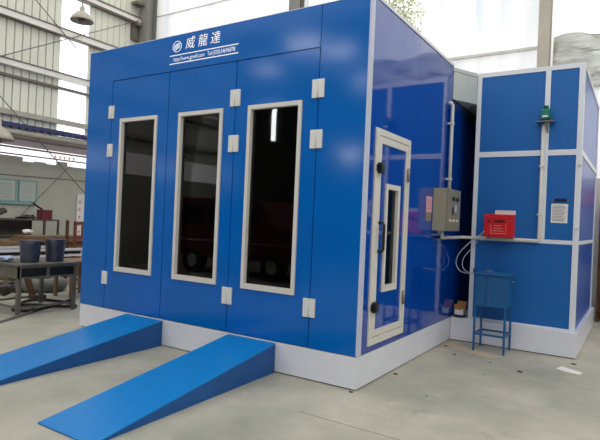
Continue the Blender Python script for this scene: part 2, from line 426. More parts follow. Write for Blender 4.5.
# tree outside the gap in the sheeting
tr = thing('tree', (-4.5, 10, 0), 'pale green tree outside, showing over the booth roof', 'tree')
b = MB().tube([(-4.5, 10, 0), (-4.4, 10, 3), (-4.6, 10.1, 5.6), (-4.3, 10, 7.6)], [.18, .14, .1, .05], 8)
for a in range(5): b.tube([(-4.5, 10, 5+a*.5), (-4.5+math.cos(a*2.1)*.8, 10+math.sin(a*2.1)*.6, 6.2+a*.5)], [.05, .02], 6)
obj('trunk', b, 'bark', tr)
b = MB()
for k in range(2600):
    th = random.uniform(0, 2*PI); ph = math.acos(random.uniform(-1, 1)); rr = 1.5*random.random()**.4
    c = Vector((-4.55+rr*math.sin(ph)*math.cos(th)*.85, 10+rr*math.sin(ph)*math.sin(th)*.7, 7.6+rr*math.cos(ph)*1.05))
    u = Vector((random.gauss(0, 1), random.gauss(0, 1), random.gauss(0, 1))).normalized(); v = u.orthogonal().normalized()
    s = random.uniform(.04, .075)
    b.quad(c-u*s, c+v*s*.5, c+u*s, c-v*s*.5)
obj('foliage', b, 'leaf', tr)

# ------------------------------------------------------------------ main spray booth
W, H, HB, BD = 4.01, 3.55, .305, 6.2
bo = thing('spray_booth', (0, 0, 0), 'large blue paint spray booth with three tall glazed door leaves', 'booth')
obj('plinth', MB().box(-W, 0, 0, BD, .012, HB-.006), 'white_plinth', bo)
obj('floor_gap', MB().box(-W+.02, -.02, .02, BD, 0, .012), 'interior', bo)
# backing (dark, shows in the seams) with the door openings left free behind the glass
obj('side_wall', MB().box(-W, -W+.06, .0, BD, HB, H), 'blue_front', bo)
obj('rear_wall', MB().box(-W+.06, -.06, BD-.06, BD, HB, H), 'interior', bo)
obj('roof', MB().box(-W+.06, -.06, .03, BD-.06, H-.05, H-.01), 'interior', bo)
obj('booth_floor', MB().box(-W+.06, -.06, .06, BD-.06, HB, HB+.02), 'interior', bo)
obj('partition', MB().box(-W+.06, -.06, 2.4, 2.45, HB+.02, H-.05), 'interior', bo)
LX = [-3.53, -2.525, -1.525, -.515]; ZT, ZB = 3.14, HB
G = .005
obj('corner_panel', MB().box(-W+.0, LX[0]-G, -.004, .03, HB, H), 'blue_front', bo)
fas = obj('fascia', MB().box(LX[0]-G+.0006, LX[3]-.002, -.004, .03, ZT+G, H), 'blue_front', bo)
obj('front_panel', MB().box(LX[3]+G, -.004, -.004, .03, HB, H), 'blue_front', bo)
b = MB()
for x in LX: b.box(x-.03, x+.03, .008, .028, HB, ZT+.03)
b.box(LX[0], LX[3], .008, .028, ZT-.02, ZT+.03).box(LX[3]-.01, LX[3]+.01, .01, .02, ZT, H)
obj('seam_backing', b, 'seam', bo)
win = [(-3.352, -2.692), (-2.343, -1.687), (-1.346, -.688)]
WZ0, WZ1 = .78, 2.655
for k in range(3):
    x0, x1 = LX[k]+G, LX[k+1]-G
    a0, a1 = win[k]
    leaf = obj('door_leaf', MB().ring('y', (x0, x1, ZB+.004, ZT-G), (a0+.02, a1-.02, WZ0+.02, WZ1-.02), -.004, .008), 'blue_front', bo)
    i_ = (a0+.04, a1-.04, WZ0+.052, WZ1-.042)
    fr = MB().ring('y', (a0, a1, WZ0, WZ1), i_, -.022, -.0045)
    obj('window_frame', fr, 'alu_warm', leaf)
    obj('window_reveal', MB().ring('y', (i_[0]-.022, i_[1]+.022, i_[2]-.022, i_[3]+.022), (i_[0]+.001, i_[1]-.001, i_[2]+.001, i_[3]-.001), -.0044, .03), 'alu_warm', leaf)
    obj('window_glass', MB().box(a0+.03, a1-.03, .022, .027, WZ0+.03, WZ1-.03), 'glass', leaf)
# hinges
def hinge(x, z, parent, both=True):
    hb_ = MB().box(x-.062, x-.006, -.018, -.004, z-.085, z+.085, .003).box(x+.006, x+.062, -.018, -.004, z-.085, z+.085, .003)
    o = obj('hinge', hb_, 'hinge', parent)
    return o
for xx in (LX[0], LX[2], LX[3]):
    for z in (.682, 2.273, 2.75):
        if xx == LX[0]:
            obj('hinge', MB().box(xx-.05, xx-.004, -.018, -.004, z-.08, z+.08, .003).box(xx+.004, xx+.05, -.018, -.004, z-.08, z+.08, .003).tube([(xx, -.016, z-.08), (xx, -.016, z+.08)], .008, 8), 'hinge', bo)
        else:
            obj('hinge', MB().box(xx-.066, xx-.007, -.02, -.004, z-.088, z+.088, .003).box(xx+.007, xx+.066, -.02, -.004, z-.088, z+.088, .003).tube([(xx, -.014, z-.088), (xx, -.014, z+.088)], .007, 8), 'hinge', bo)
# lettering on the fascia
def onfront(x, z): return Matrix.Translation((x, -.0055, z)) @ Matrix.Rotation(PI/2, 4, 'X')
for ch, x in (('威', -2.225), ('龍', -2.035), ('達', -1.85)):
    text('sign_character', ch, .145, onfront(x, 3.425), 'white_text', fas, shear=.12, depth=0, bold=0)
text('web_address', 'http://www.gzwld.com', .066, onfront(-2.235, 3.272) @ Matrix.Diagonal((.80, 1, 1, 1)), 'white_text', fas, depth=0)
text('phone_number', 'Tel:(020)34696878', .066, onfront(-1.76, 3.272) @ Matrix.Diagonal((.78, 1, 1, 1)), 'white_text', fas, depth=0)
obj('sign_line', MB().box(-2.535, -1.52, -.007, -.003, 3.315, 3.325), 'white_text', fas)
obj('sign_line', MB().box(-2.535, -1.52, -.007, -.003, 3.221, 3.231), 'white_text', fas)
b = MB()
cx, cz = -2.425, 3.418
b.tube([(cx+.066*math.cos(t)*1.0, -.005, cz+.060*math.sin(t)) for t in [2*PI*k/40 for k in range(40)]], .0045, 6, closed=True)
for q in (-.026, 0, .026):
    b.tube([(cx+u*.045, -.005, cz+q*.8+.016*math.sin(u*3.1)) for u in [-1+k/6 for k in range(13)]], .0045, 5)
b.tube([(cx+.03*math.cos(t), -.005, cz+.026*math.sin(t)) for t in [2*PI*k/20 for k in range(20)]], .004, 5, closed=True)
obj('emblem', b, 'white_text', fas, label='round white emblem with wave lines')

# right face (x=0)
DY0, DY1, DZ0, DZ1 = .19, 1.05, .365, 2.39
obj('edge_trim', MB().box(-.012, .008, -.008, .062, HB, H), 'alu_trim', bo)
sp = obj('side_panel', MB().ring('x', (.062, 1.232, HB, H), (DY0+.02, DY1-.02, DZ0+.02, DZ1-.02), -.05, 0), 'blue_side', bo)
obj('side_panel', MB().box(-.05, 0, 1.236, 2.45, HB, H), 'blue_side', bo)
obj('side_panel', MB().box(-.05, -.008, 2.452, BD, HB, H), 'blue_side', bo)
obj('top_capping', MB().box(-.06, .01, .0, 2.45, H-.002, H+.03).box(-W, .01, -.006, .03, H-.002, H+.004), 'alu', bo)
sd = obj('service_door_frame', MB().ring('x', (DY0, DY1, DZ0, DZ1), (DY0+.068, DY1-.05, DZ0+.068, DZ1-.06), -.02, .014), 'alu_warm', bo)
obj('door_stile', MB().ring('x', (DY0+.074, DY1-.055, DZ0+.074, DZ1-.066), (DY0+.14, DY1-.1, DZ0+.135, DZ1-.13), -.03, .01), 'alu_warm', sd)
w0, w1, z0, z1 = .46, .815, .845, 1.89
obj('door_infill', MB().ring('x', (DY0+.135, DY1-.095, DZ0+.13, DZ1-.125), (w0+.01, w1-.01, z0+.01, z1-.01), -.03, -.002), 'blue_side', sd)
obj('window_frame', MB().ring('x', (w0, w1, z0, z1), (w0+.05, w1-.05, z0+.06, z1-.05), -.03, .014), 'alu_warm', sd)
obj('window_glass', MB().box(-.022, -.018, w0+.04, w1-.04, z0+.04, z1-.04), 'glass', sd)
for z in (2.02, .72):
    obj('latch', MB().box(.014, .05, .235, .325, z-.05, z+.05, .008).box(.01, .07, .21, .25, z-.03, z+.03, .006), 'black', sd)
obj('pull_handle', MB().tube([(.01, .325, 1.51), (.05, .325, 1.51), (.065, .325, 1.49), (.065, .325, 1.26), (.05, .325, 1.24), (.01, .325, 1.24)], .014, 10), 'black', sd)
for z in (2.02, .745):
    obj('hinge', MB().tube([(.02, 1.0, z-.07), (.02, 1.0, z+.07)], .016, 10).box(.012, .018, .97, 1.03, z-.06, z+.06), 'steel', sd)

# duct that bridges booth and mixing room
du = thing('duct', (.1, 2.6, 3.13), 'pale grey metal duct bridging the booth and the small room', 'duct')
obj('casing', MB().prism([(.002, 2.46), (.1, 2.66), (.198, 2.84), (.198, 5.0), (.002, 5.0)], 3.14, 3.52), 'duct', du)
obj('flange', MB().prism([(.002, 2.45), (.198, 2.83), (.198, 2.86), (.002, 2.48)], 3.5, 3.545), 'duct', du)

# ------------------------------------------------------------------ mixing room on the right
RX0, RX1, RY0, RY1 = .2, 1.46, 2.88, 5.45
mr = thing('panel_room', (.8, 2.9, 0), 'small tall blue room with white framed panels right of the main booth', 'booth')
obj('plinth', MB().box(.006, 1.5, 2.77, RY1+.08, .012, .3), 'white_plinth', mr)
obj('floor_gap', MB().box(.03, 1.48, 2.79, RY1, 0, .012), 'interior', mr)
obj('front_panel', MB().box(RX0+.02, RX1-.02, RY0+.008, RY0+.06, .3, H-.02), 'blue_room', mr)
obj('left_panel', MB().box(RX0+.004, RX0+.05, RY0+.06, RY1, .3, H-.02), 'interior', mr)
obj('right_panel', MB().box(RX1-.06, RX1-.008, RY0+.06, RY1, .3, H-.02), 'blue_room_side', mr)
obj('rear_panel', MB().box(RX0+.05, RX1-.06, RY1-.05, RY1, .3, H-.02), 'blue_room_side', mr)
obj('roof_panel', MB().box(RX0+.02, RX1-.02, RY0+.02, RY1-.02, H-.04, H-.01), 'alu', mr)
def rail(x0, x1, y0, y1, z0, z1, name='rail'): obj(name, MB().box(x0, x1, y0, y1, z0, z1, .003), 'alu', mr)
rail(RX0, RX0+.055, RY0-.006, RY0+.05, .3, H, 'post')
rail(RX1-.06, RX1+.004, RY0-.006, RY0+.05, .3, H, 'post')
rail(RX0+.055, RX1-.06, RY0-.002, RY0+.02, H-.06, H)
rail(RX0+.055, RX1-.06, RY0-.002, RY0+.02, 2.435, 2.505)
rail(RX0+.055, RX1-.06, RY0-.002, RY0+.02, 1.345, 1.395)
rail(RX0+.055, RX1-.06, RY0-.002, RY0+.02, .3, .325)
rail(1.028, 1.088, RY0-.003, RY0+.018, 2.505, H-.06, 'mullion')
rail(1.028, 1.088, RY0-.003, RY0+.018, 1.395, 2.435, 'mullion')
rail(RX1-.01, RX1+.004, RY0+.05, RY1, H-.06, H)
rail(RX1-.01, RX1+.004, RY0+.05, RY1, 2.435, 2.505)
rail(RX1-.01, RX1+.004, RY0+.05, RY1, 1.345, 1.395)
rail(RX1-.05, RX1+.004, RY1-.07, RY1+.004, .3, H, 'post')

# ------------------------------------------------------------------ control cabinet & conduit
cb = thing('control_cabinet', (0, 2.1, 1.45), 'beige grey control cabinet on the booth side wall beside the service door', 'cabinet')
cy0, cy1, cz0, cz1 = 1.86, 2.37, 1.45, 1.955
obj('cabinet_body', MB().box(.002, .165, cy0, cy1, cz0, cz1, .004), 'cab', cb)
cd = obj('cabinet_door', MB().box(.167, .183, cy0+.004, cy1-.004, cz0+.004, cz1-.004, .004), 'cab_door', cb)
for yy in (2.04, 2.2): obj('knob', MB().tube([(.183, yy, 1.835), (.21, yy, 1.835)], .024, 14), 'black', cd)
obj('meter', MB().box(.183, .19, 2.13, 2.2, 1.68, 1.77, .002), 'blue_cloth', cd)
obj('meter', MB().box(.183, .19, 2.04, 2.08, 1.64, 1.74, .002), 'black', cd)
for yy in (1.95, 2.08, 2.22): obj('button', MB().tube([(.183, yy, 1.575), (.197, yy, 1.575)], .016, 12), 'paper', cd)
cn = tag(obj('conduit', MB().tube([(.0, 2.30, 3.05), (.03, 2.31, 3.06), (.045, 2.33, 3.03), (.045, 2.33, 2.6), (.045, 2.33, 1.955)], .022, 12), 'cream', loc=(.045, 2.33, 1.955)),
         'cream vertical conduit rising from the control cabinet', 'pipe')
for z in (2.1, 2.8): obj('clamp', MB().box(.0, .07, 2.30, 2.36, z-.012, z+.012, .003), 'cream', cn)
cn = tag(obj('conduit', MB().tube([(.08, 2.0, 1.45), (.08, 2.0, 1.4), (.075, 2.03, 1.37), (.06, 2.1, 1.365), (.05, 2.75, 1.365), (.07, 2.83, 1.368), (.13, 2.845, 1.37), (.99, 2.848, 1.37),
          (1.02, 2.848, 1.375), (1.03, 2.848, 1.4), (1.03, 2.848, 2.815)], .021, 12), 'cream', loc=(.08, 2.0, 1.45)),
         'cream conduit running level along the panels then up the mullion', 'pipe')
for p in ((.35, 1.37, 0), (1.03, 1.7, 1), (1.03, 2.3, 1)):
    x, z, v = p
    obj('clamp', (MB().box(x-.03, x+.03, 2.82, 2.88, z-.01, z+.01, .002) if v else MB().box(x-.01, x+.01, 2.82, 2.88, z-.03, z+.03, .002)), 'cream', cn)
# booth side notice
nt_ = tag(obj('wall_notice', MB().box(.001, .006, 1.63, 1.82, 1.66, 1.845), 'paper_pink', loc=(0, 1.72, 1.66)), 'small pink paper notice on the booth wall left of the cabinet', 'notice')
obj('lower_sheet', MB().box(.001, .005, 1.63, 1.81, 1.56, 1.66), 'paper_grey', nt_)
b = MB()
for k in range(4): b.box(.006, .0068, 1.65, 1.80-.02*(k % 2), 1.70+k*.033, 1.706+k*.033)
obj('text_lines', b, 'ink', nt_)

# green device on a little shelf
gd = thing('laser_level', (1.05, 2.83, 2.84), 'teal green device with yellow eye on a little shelf high on the mullion', 'device')
obj('housing', MB().box(1.0, 1.105, 2.77, 2.86, 2.87, 3.0, .018), 'green', gd)
obj('head', MB().box(1.025, 1.085, 2.785, 2.85, 3.0, 3.045, .012), 'green', gd)
obj('lens', MB().tube([(1.052, 2.786, 3.02), (1.052, 2.776, 3.02)], .016, 12), 'black', gd)
obj('badge', MB().box(1.02, 1.085, 2.765, 2.771, 2.895, 2.915), 'paper', gd)
obj('foot', MB().box(1.005, 1.1, 2.775, 2.855, 2.85, 2.87, .004), 'black', gd)
sh = thing('bracket_shelf', (1.05, 2.85, 2.82), 'thin steel shelf bracket under the green device', 'shelf')
obj('shelf_plate', MB().box(.95, 1.155, 2.76, 2.876, 2.84, 2.85, .002), 'steel', sh)
obj('support', MB().bar((1.075, 2.872, 2.72), (1.075, 2.79, 2.838), .02, .006), 'steel', sh)

# notice and plaque on the room front
nn = tag(obj('paper_notice', MB().box(1.15, 1.335, RY0+.003, RY0+.007, 1.605, 1.84), 'paper', loc=(1.24, RY0, 1.6)), 'white printed sheet stuck on the small blue room', 'notice')
b = MB()
for k in range(11):
    z = 1.63+k*.018
    b.box(1.165, 1.32-random.random()*.04, RY0+.0015, RY0+.003, z, z+.006)
obj('text_lines', b, 'ink', nn)
pq = tag(obj('name_plaque', MB().box(1.18, 1.32, RY0+.001, RY0+.008, 1.865, 1.905, .002), 'plaque', loc=(1.25, RY0, 1.86)), 'narrow dark plaque above the white printed sheet', 'plaque')
for x in (1.165, 1.335): obj('screw', MB().tube([(x, RY0+.008, 1.885), (x, RY0+.0, 1.885)], .008, 8), 'steel', pq)
hk = tag(obj('panel_catch', MB().box(1.425, 1.455, RY0-.03, RY0-.006, 1.54, 1.56, .003), 'cream', loc=(1.44, RY0, 1.54)), 'small catch on the right corner post of the small room', 'catch')
tag(obj('panel_catch', MB().box(1.425, 1.455, RY0-.03, RY0-.006, 2.3, 2.32, .003), 'cream', loc=(1.44, RY0, 2.3)), 'upper small catch on the corner post below the middle rail', 'catch')

# red case on the conduit ledge, white carton behind
rc = thing('red_case', (.58, 2.75, 1.395), 'bright red plastic case resting on the conduit of the small room', 'case')
obj('case_body', MB().box(.405, .755, 2.67, 2.82, 1.395, 1.615, .012), 'red', rc)
obj('lid', MB().box(.402, .758, 2.667, 2.823, 1.615, 1.685, .01), 'red', rc)
obj('badge', MB().box(.45, .49, 2.663, 2.668, 1.585, 1.605).box(.53, .66, 2.663, 2.668, 1.585, 1.61), 'darkred', rc)
b = MB()
for k in range(4): b.box(.5+.01*k, .66-.015*k, 2.667, 2.671, 1.44+k*.032, 1.448+k*.032)
b.box(.49, .495, 2.667, 2.671, 1.43, 1.56).box(.67, .675, 2.667, 2.671, 1.43, 1.56)
obj('printed_marks', b, 'pinkline', rc)
sb = tag(obj('ledge_bracket', MB().box(.45, .7, 2.66, 2.876, 1.387, 1.394).box(.45, .46, 2.66, 2.876, 1.375, 1.394), 'steel', loc=(.58, 2.8, 1.387)), 'thin metal ledge carrying the red case', 'ledge')
ct = thing('white_carton', (.62, 2.85, 1.4), 'white carton standing behind the red case', 'carton')
obj('carton_body', MB().box(.50, .745, 2.826, 2.868, 1.396, 1.72), 'paper', ct)
obj('carton_top', MB().box(.50, .745, 2.826, 2.868, 1.721, 1.74, .003), 'white_tube', ct)

# blue stand cabinet
st = thing('stand_cabinet', (.58, 2.5, 0), 'teal blue steel cabinet on four tall legs before the small room', 'cabinet')
sx0, sx1, sy0, sy1 = .405, .78, 2.35, 2.71
sbdy = obj('cabinet_body', MB().box(sx0, sx1, sy0, sy1, .555, .935, .004), 'blue_stand', st)
obj('door_seam', MB().box(.54, .544, sy0-.0015, sy0+.002, .575, .92), 'seam', sbdy)
obj('lid', MB().box(sx0-.02, sx1+.02, sy0-.02, sy1+.02, .936, .958, .004), 'blue_stand', st)
for x, y in ((sx0, sy0), (sx1-.024, sy0), (sx0, sy1-.024), (sx1-.024, sy1-.024)):
    obj('leg', MB().box(x, x+.024, y, y+.024, 0, .553), 'blue_stand', st)
for z in (.2,):
    obj('stretcher', MB().box(sx0+.024, sx1-.024, sy0+.004, sy0+.02, z, z+.024), 'blue_stand', st)
    obj('stretcher', MB().box(sx0+.024, sx1-.024, sy1-.02, sy1-.004, z, z+.024), 'blue_stand', st)
    obj('stretcher', MB().box(sx0+.004, sx0+.02, sy0+.024, sy1-.024, z, z+.024), 'blue_stand', st)
    obj('stretcher', MB().box(sx1-.02, sx1-.004, sy0+.024, sy1-.024, z, z+.024), 'blue_stand', st)
obj('latch_pin', MB().tube([(sx1, 2.5, .87), (sx1+.05, 2.5, .87)], .006, 8), 'steel', st)
obj('lifting_loop', MB().tube([(.55+.05*math.cos(t), 2.40, .957+.03*math.sin(t)) for t in [PI*k/12 for k in range(13)]], .006, 8), 'steel', st)

# cables
def bez(pts, n=8):
    out = []; P = [Vector(p) for p in pts]; P = [P[0]]+P+[P[-1]]
    for i in range(1, len(P)-2):
        for k in range(n):
            t = k/n
            out.append(.5*((2*P[i])+(-P[i-1]+P[i+1])*t+(2*P[i-1]-5*P[i]+4*P[i+1]-P[i+2])*t*t+(-P[i-1]+3*P[i]-3*P[i+1]+P[i+2])*t**3))
    out.append(P[-2]); return out
tag(obj('power_cable', MB().tube(bez([(.41, 2.66, 1.46), (.33, 2.74, 1.40), (.2, 2.78, 1.30), (.08, 2.78, 1.16), (.04, 2.78, 1.03), (.1, 2.76, .93), (.22, 2.70, .91), (.36, 2.655, .93)]), .0055, 8), 'cable_w', loc=(.2, 2.78, 1.3)),
    'white cable looping from the red case to the blue stand cabinet, outer loop', 'cable', 'white cables in the gap')
tag(obj('power_cable', MB().tube(bez([(.41, 2.72, 1.48), (.36, 2.76, 1.43), (.27, 2.80, 1.28), (.15, 2.80, 1.13), (.12, 2.79, 1.03), (.16, 2.74, .955), (.24, 2.68, .925), (.37, 2.64, .94)]), .0045, 8), 'cable_w', loc=(.2, 2.8, 1.3)),
    'thinner white cable, inner loop between red case and stand cabinet', 'cable', 'white cables in the gap')
tag(obj('power_cable', MB().tube(bez([(.26, 2.865, .97), (.27, 2.8, .93), (.34, 2.66, .945)]), .009, 8), 'black', loc=(.27, 2.85, .93)),
    'short black cable at the top left of the stand cabinet', 'cable')

# open carton on the plinth in the gap
cr = thing('open_carton', (.09, 2.88, .3), 'small open brown carton in the dark gap on the white plinth', 'carton')
obj('carton_body', MB().box(.03, .14, 2.84, 2.96, .335, .40), 'paper', cr)
obj('carton_base', MB().box(.028, .142, 2.838, 2.962, .301, .335), 'navy', cr)
obj('flap', MB().quad((.03, 2.84, .40), (.12, 2.84, .40), (.09, 2.87, .48), (.01, 2.86, .465)), 'cardboard', cr)
obj('flap', MB().quad((.03, 2.96, .40), (.14, 2.96, .40), (.15, 3.0, .50), (.02, 3.0, .50)), 'cardboard', cr)
obj('flap', MB().quad((.14, 2.84, .40), (.14, 2.96, .40), (.19, 2.95, .43), (.19, 2.85, .43)), 'paper', cr)

# ------------------------------------------------------------------ ramps
def skew(b):
    for v in b.bm.verts: v.co.x -= .032*v.co.y
    return b
def ramp(x0, x1, label):
    t = thing('loading_ramp', ((x0+x1)/2, -1, 0), label, 'ramp', 'steel drive on ramps before the booth')
    L_ = 2.1; y1 = -.012; zt = .288
    b = MB()
    A = [(y1, 0), (-L_, 0), (-L_, .008), (y1, zt-.008)]
    for x in (x0+.004, x1-.01):
        V0 = [b.bm.verts.new((x, y, z)) for y, z in A]; V1 = [b.bm.verts.new((x+.006, y, z)) for y, z in A]
        b.bm.faces.new(V0); b.bm.faces.new(V1[::-1])
        for k in range(4): b.bm.faces.new((V0[k], V0[(k+1) % 4], V1[(k+1) % 4], V1[k]))
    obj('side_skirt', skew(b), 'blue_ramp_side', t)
    b = MB()
    D = [(-L_-.01, .002), (-L_-.01, .012), (y1, zt), (y1, zt-.01)]
    V0 = [b.bm.verts.new((x0, y, z)) for y, z in D]; V1 = [b.bm.verts.new((x1, y, z)) for y, z in D]
    b.bm.faces.new(V0); b.bm.faces.new(V1[::-1])
    for k in range(4): b.bm.faces.new((V0[k], V0[(k+1) % 4], V1[(k+1) % 4], V1[k]))
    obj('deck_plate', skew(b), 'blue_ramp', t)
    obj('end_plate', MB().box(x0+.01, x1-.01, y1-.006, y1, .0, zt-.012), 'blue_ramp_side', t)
ramp(-1.478, -.877, 'blue steel wedge ramp nearer the booth corner, reaching the photo foreground')
ramp(-3.09, -2.462, 'blue steel wedge ramp at the left leaf, its low end past the left photo edge')

# ------------------------------------------------------------------ floor bits
tag(obj('floor_board', MB().prism([(.02, 2.32), (.05, 2.58), (.80, 2.27), (.66, 2.10)], .0, .004), 'tan', loc=(.3, 2.4, 0)), 'flat tan strip of board on the concrete before the stand cabinet', 'board')
tag(obj('paper_scrap', MB().prism([(1.36, 2.16), (1.40, 2.30), (1.62, 2.16), (1.60, 2.06), (1.45, 2.09)], 0, .004), 'paper', loc=(1.45, 2.17, 0)), 'white paper scrap on the floor before the small room corner', 'paper')
bits = [((.09, 2.34), .024, 'dust', 'dark lump lying on the left end of the tan floor strip'), ((.30, 1.98), .022, 'dust', 'dark twig like scrap left of the stand cabinet legs'),
        ((.72, 1.90), .011, 'junk', 'tiny black pebble in front of the stand cabinet'), ((1.07, 1.72), .028, 'dust', 'grey crumpled scrap in the middle of the open floor'),
        ((1.5, 2.5), .022, 'dust', 'dull scrap at the foot of the small room corner'), ((.79, 1.35), .009, 'junk', 'tiny black pebble alone on the open floor'),
        ((1.85, 2.28), .035, 'tan', 'tan crumb by the right photo edge'), ((.07, .75), .02, 'wood_dark', 'brown chip beside the booth plinth below the service door'),
        ((.55, .3), .008, 'junk', 'tiny black pebble in the right foreground'), ((-.02, -.05), .018, 'wood_dark', 'brown chip under the near corner of the booth plinth')]
for (x, y), r, m, lab in bits:
    tag(obj('debris', MB().blob((x, y, r*.3), r, 1, .3, (1.4, .8, .35)), m, loc=(x, y, 0)), lab, 'debris', 'small scraps on the concrete floor')

# ------------------------------------------------------------------ left: workbench and what is on and behind it
wb_ = thing('workbench', (-5.45, .22, 0), 'old grey iron workbench with two open drawer bays', 'workbench')
bx0, bx1, by0, by1, bz = -6.0, -5.1, -.22, .68, .72
obj('bench_top', MB().box(bx0-.03, bx1+.02, by0-.03, by1+.03, bz-.03, bz, .005), 'bench', wb_)
obj('apron', MB().box(bx0, bx1, by0, by0+.02, bz-.2, bz-.03), 'bench', wb_)
fr_ = obj('drawer_frame', MB().box(bx1-.03, bx1, by0, by1, bz-.055, bz-.03).box(bx1-.03, bx1, by0, by1, bz-.2, bz-.18).box(bx1-.03, bx1, by0, by0+.04, bz-.18, bz-.055).box(bx1-.03, bx1, .2, .24, bz-.18, bz-.055).box(bx1-.03, bx1, by1-.04, by1, bz-.18, bz-.055), 'bench', wb_)
obj('drawer_bay', MB().box(bx0+.05, bx1-.031, by0+.02, .2, bz-.18, bz-.055), 'bench_dark', wb_)
obj('drawer_bay', MB().box(bx0+.05, bx1-.031, .24, by1-.02, bz-.18, bz-.055), 'bench_dark', wb_)
for x, y in ((bx1-.05, by0), (bx1-.05, by1-.05), (bx0, by0), (bx0, by1-.05)):
    obj('leg', MB().box(x, x+.05, y, y+.05, 0, bz-.2), 'bench', wb_)
obj('stretcher', MB().box(bx1-.04, bx1-.01, by0+.05, by1-.05, .1, .125), 'bench', wb_)
obj('stretcher', MB().box(bx0+.01, bx0+.04, by0+.05, by1-.05, .1, .125), 'bench', wb_)
obj('stretcher', MB().box(bx0+.05, bx1-.05, by0+.01, by0+.04, .1, .125), 'bench', wb_)
def drum(x, y, label, hgt, m='bucket'):
    t = thing('metal_bucket', (x, y, bz), label, 'bucket', 'dark buckets on the workbench')
    obj('bucket_body', MB().lathe(x, y, [(.12, bz+.0), (.125, bz+.02), (.145, bz+hgt-.03), (.15, bz+hgt), (.135, bz+hgt), (.13, bz+hgt-.04), (.11, bz+.03)], 30), m, t)
    obj('rim', MB().tube([(x+.15*math.cos(a), y+.15*math.sin(a), bz+hgt) for a in [2*PI*k/28 for k in range(28)]], .008, 6, closed=True), m, t)
    b = MB()
    for k in range(5): b.blob((x+random.uniform(-.06, .06), y+random.uniform(-.06, .06), bz+hgt-.01), .04, 1, .2, (1, 1, .6))
    obj('contents', b, 'junk', t)
drum(-5.42, .12, 'dark bluish metal bucket on the bench, nearer its left corner', .31)
drum(-5.40, .50, 'black bucket on the bench, nearer the booth', .33)
tag(obj('cloth_bundle', MB().blob((-5.62, -.12, .772), .13, 2, .2, (1.2, .8, .3)), 'blue_cloth', loc=(-5.62, -.12, .72)), 'crumpled blue and white cloth on the left of the bench', 'cloth')
tag(obj('black_hose', MB().tube(bez([(-5.15, .62, .14), (-5.2, .3, .06), (-5.3, .05, .03), (-5.5, -.05, .03), (-5.8, .2, .03), (-5.6, .45, .03), (-5.35, .55, .03), (-5.2, .75, .03), (-5.6, .85, .03), (-6.1, .7, .03), (-5.9, .3, .04), (-5.4, .2, .05)]), .022, 8), 'rubber', loc=(-5.4, .2, 0)),
    'tangled black hose lying under the workbench', 'hose')
tag(obj('floor_pipe', MB().tube([(-4.75, -.75, .02), (-5.34, .26, .02)], .018, 8), 'steel', loc=(-5.0, -.3, 0)), 'thin grey pipe lying on the floor before the bench', 'pipe')
ty = thing('tyre', (-7.4, 1.35, 0), 'large grey tyre lying flat behind the workbench', 'tyre')
obj('tread', MB().lathe(-7.2, 1.4, [(.34, .0), (.42, .04), (.44, .12), (.42, .2), (.34, .24), (.24, .24), (.22, .12), (.24, .0)], 40, caps=False), 'tyre', ty)
obj('inner_rim', MB().lathe(-7.2, 1.4, [(.235, .03), (.235, .21), (.22, .21), (.22, .03)], 30, caps=False), 'rubber', ty)
tag(obj('wooden_wedge', MB().prism([(-6.45, .72), (-6.3, .72), (-6.3, .95), (-6.45, .95)], 0, .06).bar((-6.38, .78, .0), (-6.55, .68, .52), .12, .05), 'wood_dark', loc=(-6.38, .8, 0)),
    'dark wooden prop leaning behind the bench legs', 'wood')
# junk heap
b = MB()
for k in range(9): b.blob((-6.9+random.uniform(-.3, .3), .45+random.uniform(-.3, .3), .09+random.uniform(0, .1)), random.uniform(.07, .14), 1, .3, (1, 1, .8))
tag(obj('scrap_heap', b, 'junk', loc=(-6.9, .5, 0)), 'dark scrap heap on the floor at far left behind the bench', 'scrap')
b = MB()
for k in range(6): b.tube(bez([(-8.2+.1*k, .2+.1*math.sin(k), .2+.05*k), (-8.1+.1*k, .45, .42-.03*k), (-8.05, .65+.05*k, .2), (-8.2, .35, .1+.04*k)]), .014, 6)
tag(obj('white_hose', b, 'white_tube', loc=(-8.1, .4, 0)), 'coiled white hose seen through the bench legs at far left', 'hose')
# white tube table
wt = thing('tube_frame_table', (-7.5, 1.4, 0), 'low white tubular frame table behind the buckets', 'table')
obj('top_rail', MB().box(-7.52, -7.46, -1.0, 2.46, .70, .745), 'white_tube', wt)
obj('lower_rail', MB().box(-7.52, -7.46, -1.0, 2.46, .585, .625), 'white_tube', wt)
obj('top_rail', MB().box(-8.32, -8.26, -1.0, 2.46, .70, .745), 'white_tube', wt)
obj('table_board', MB().box(-8.26, -7.52, -1.0, 2.46, .64, .68), 'bench_dark', wt)
for x in (-7.52, -8.32):
    for y in (-1.0, 2.40): obj('leg', MB().box(x, x+.06, y, y+.06, 0, .70), 'white_tube', wt)
# wooden stool/trestle right of bench
ws = thing('wooden_trestle', (-6.2, 1.4, 0), 'raw wooden trestle between the workbench and the booth', 'trestle')
tx0, tx1, ty0, ty1 = -6.5, -6.0, 1.2, 1.72
obj('top_board', MB().box(tx0-.05, tx1+.05, ty0-.05, ty1+.3, .6, .64), 'wood', ws)
for x in (tx0, tx1-.05):
    for y in (ty0, ty1-.05): obj('leg', MB().box(x, x+.05, y, y+.05, 0, .6), 'wood', ws)
obj('crossbar', MB().box(tx1-.045, tx1-.01, ty0+.05, ty1-.05, .3, .34), 'wood', ws)
obj('crossbar', MB().box(tx1-.045, tx1-.01, ty0+.05, ty1-.05, .14, .18), 'wood', ws)
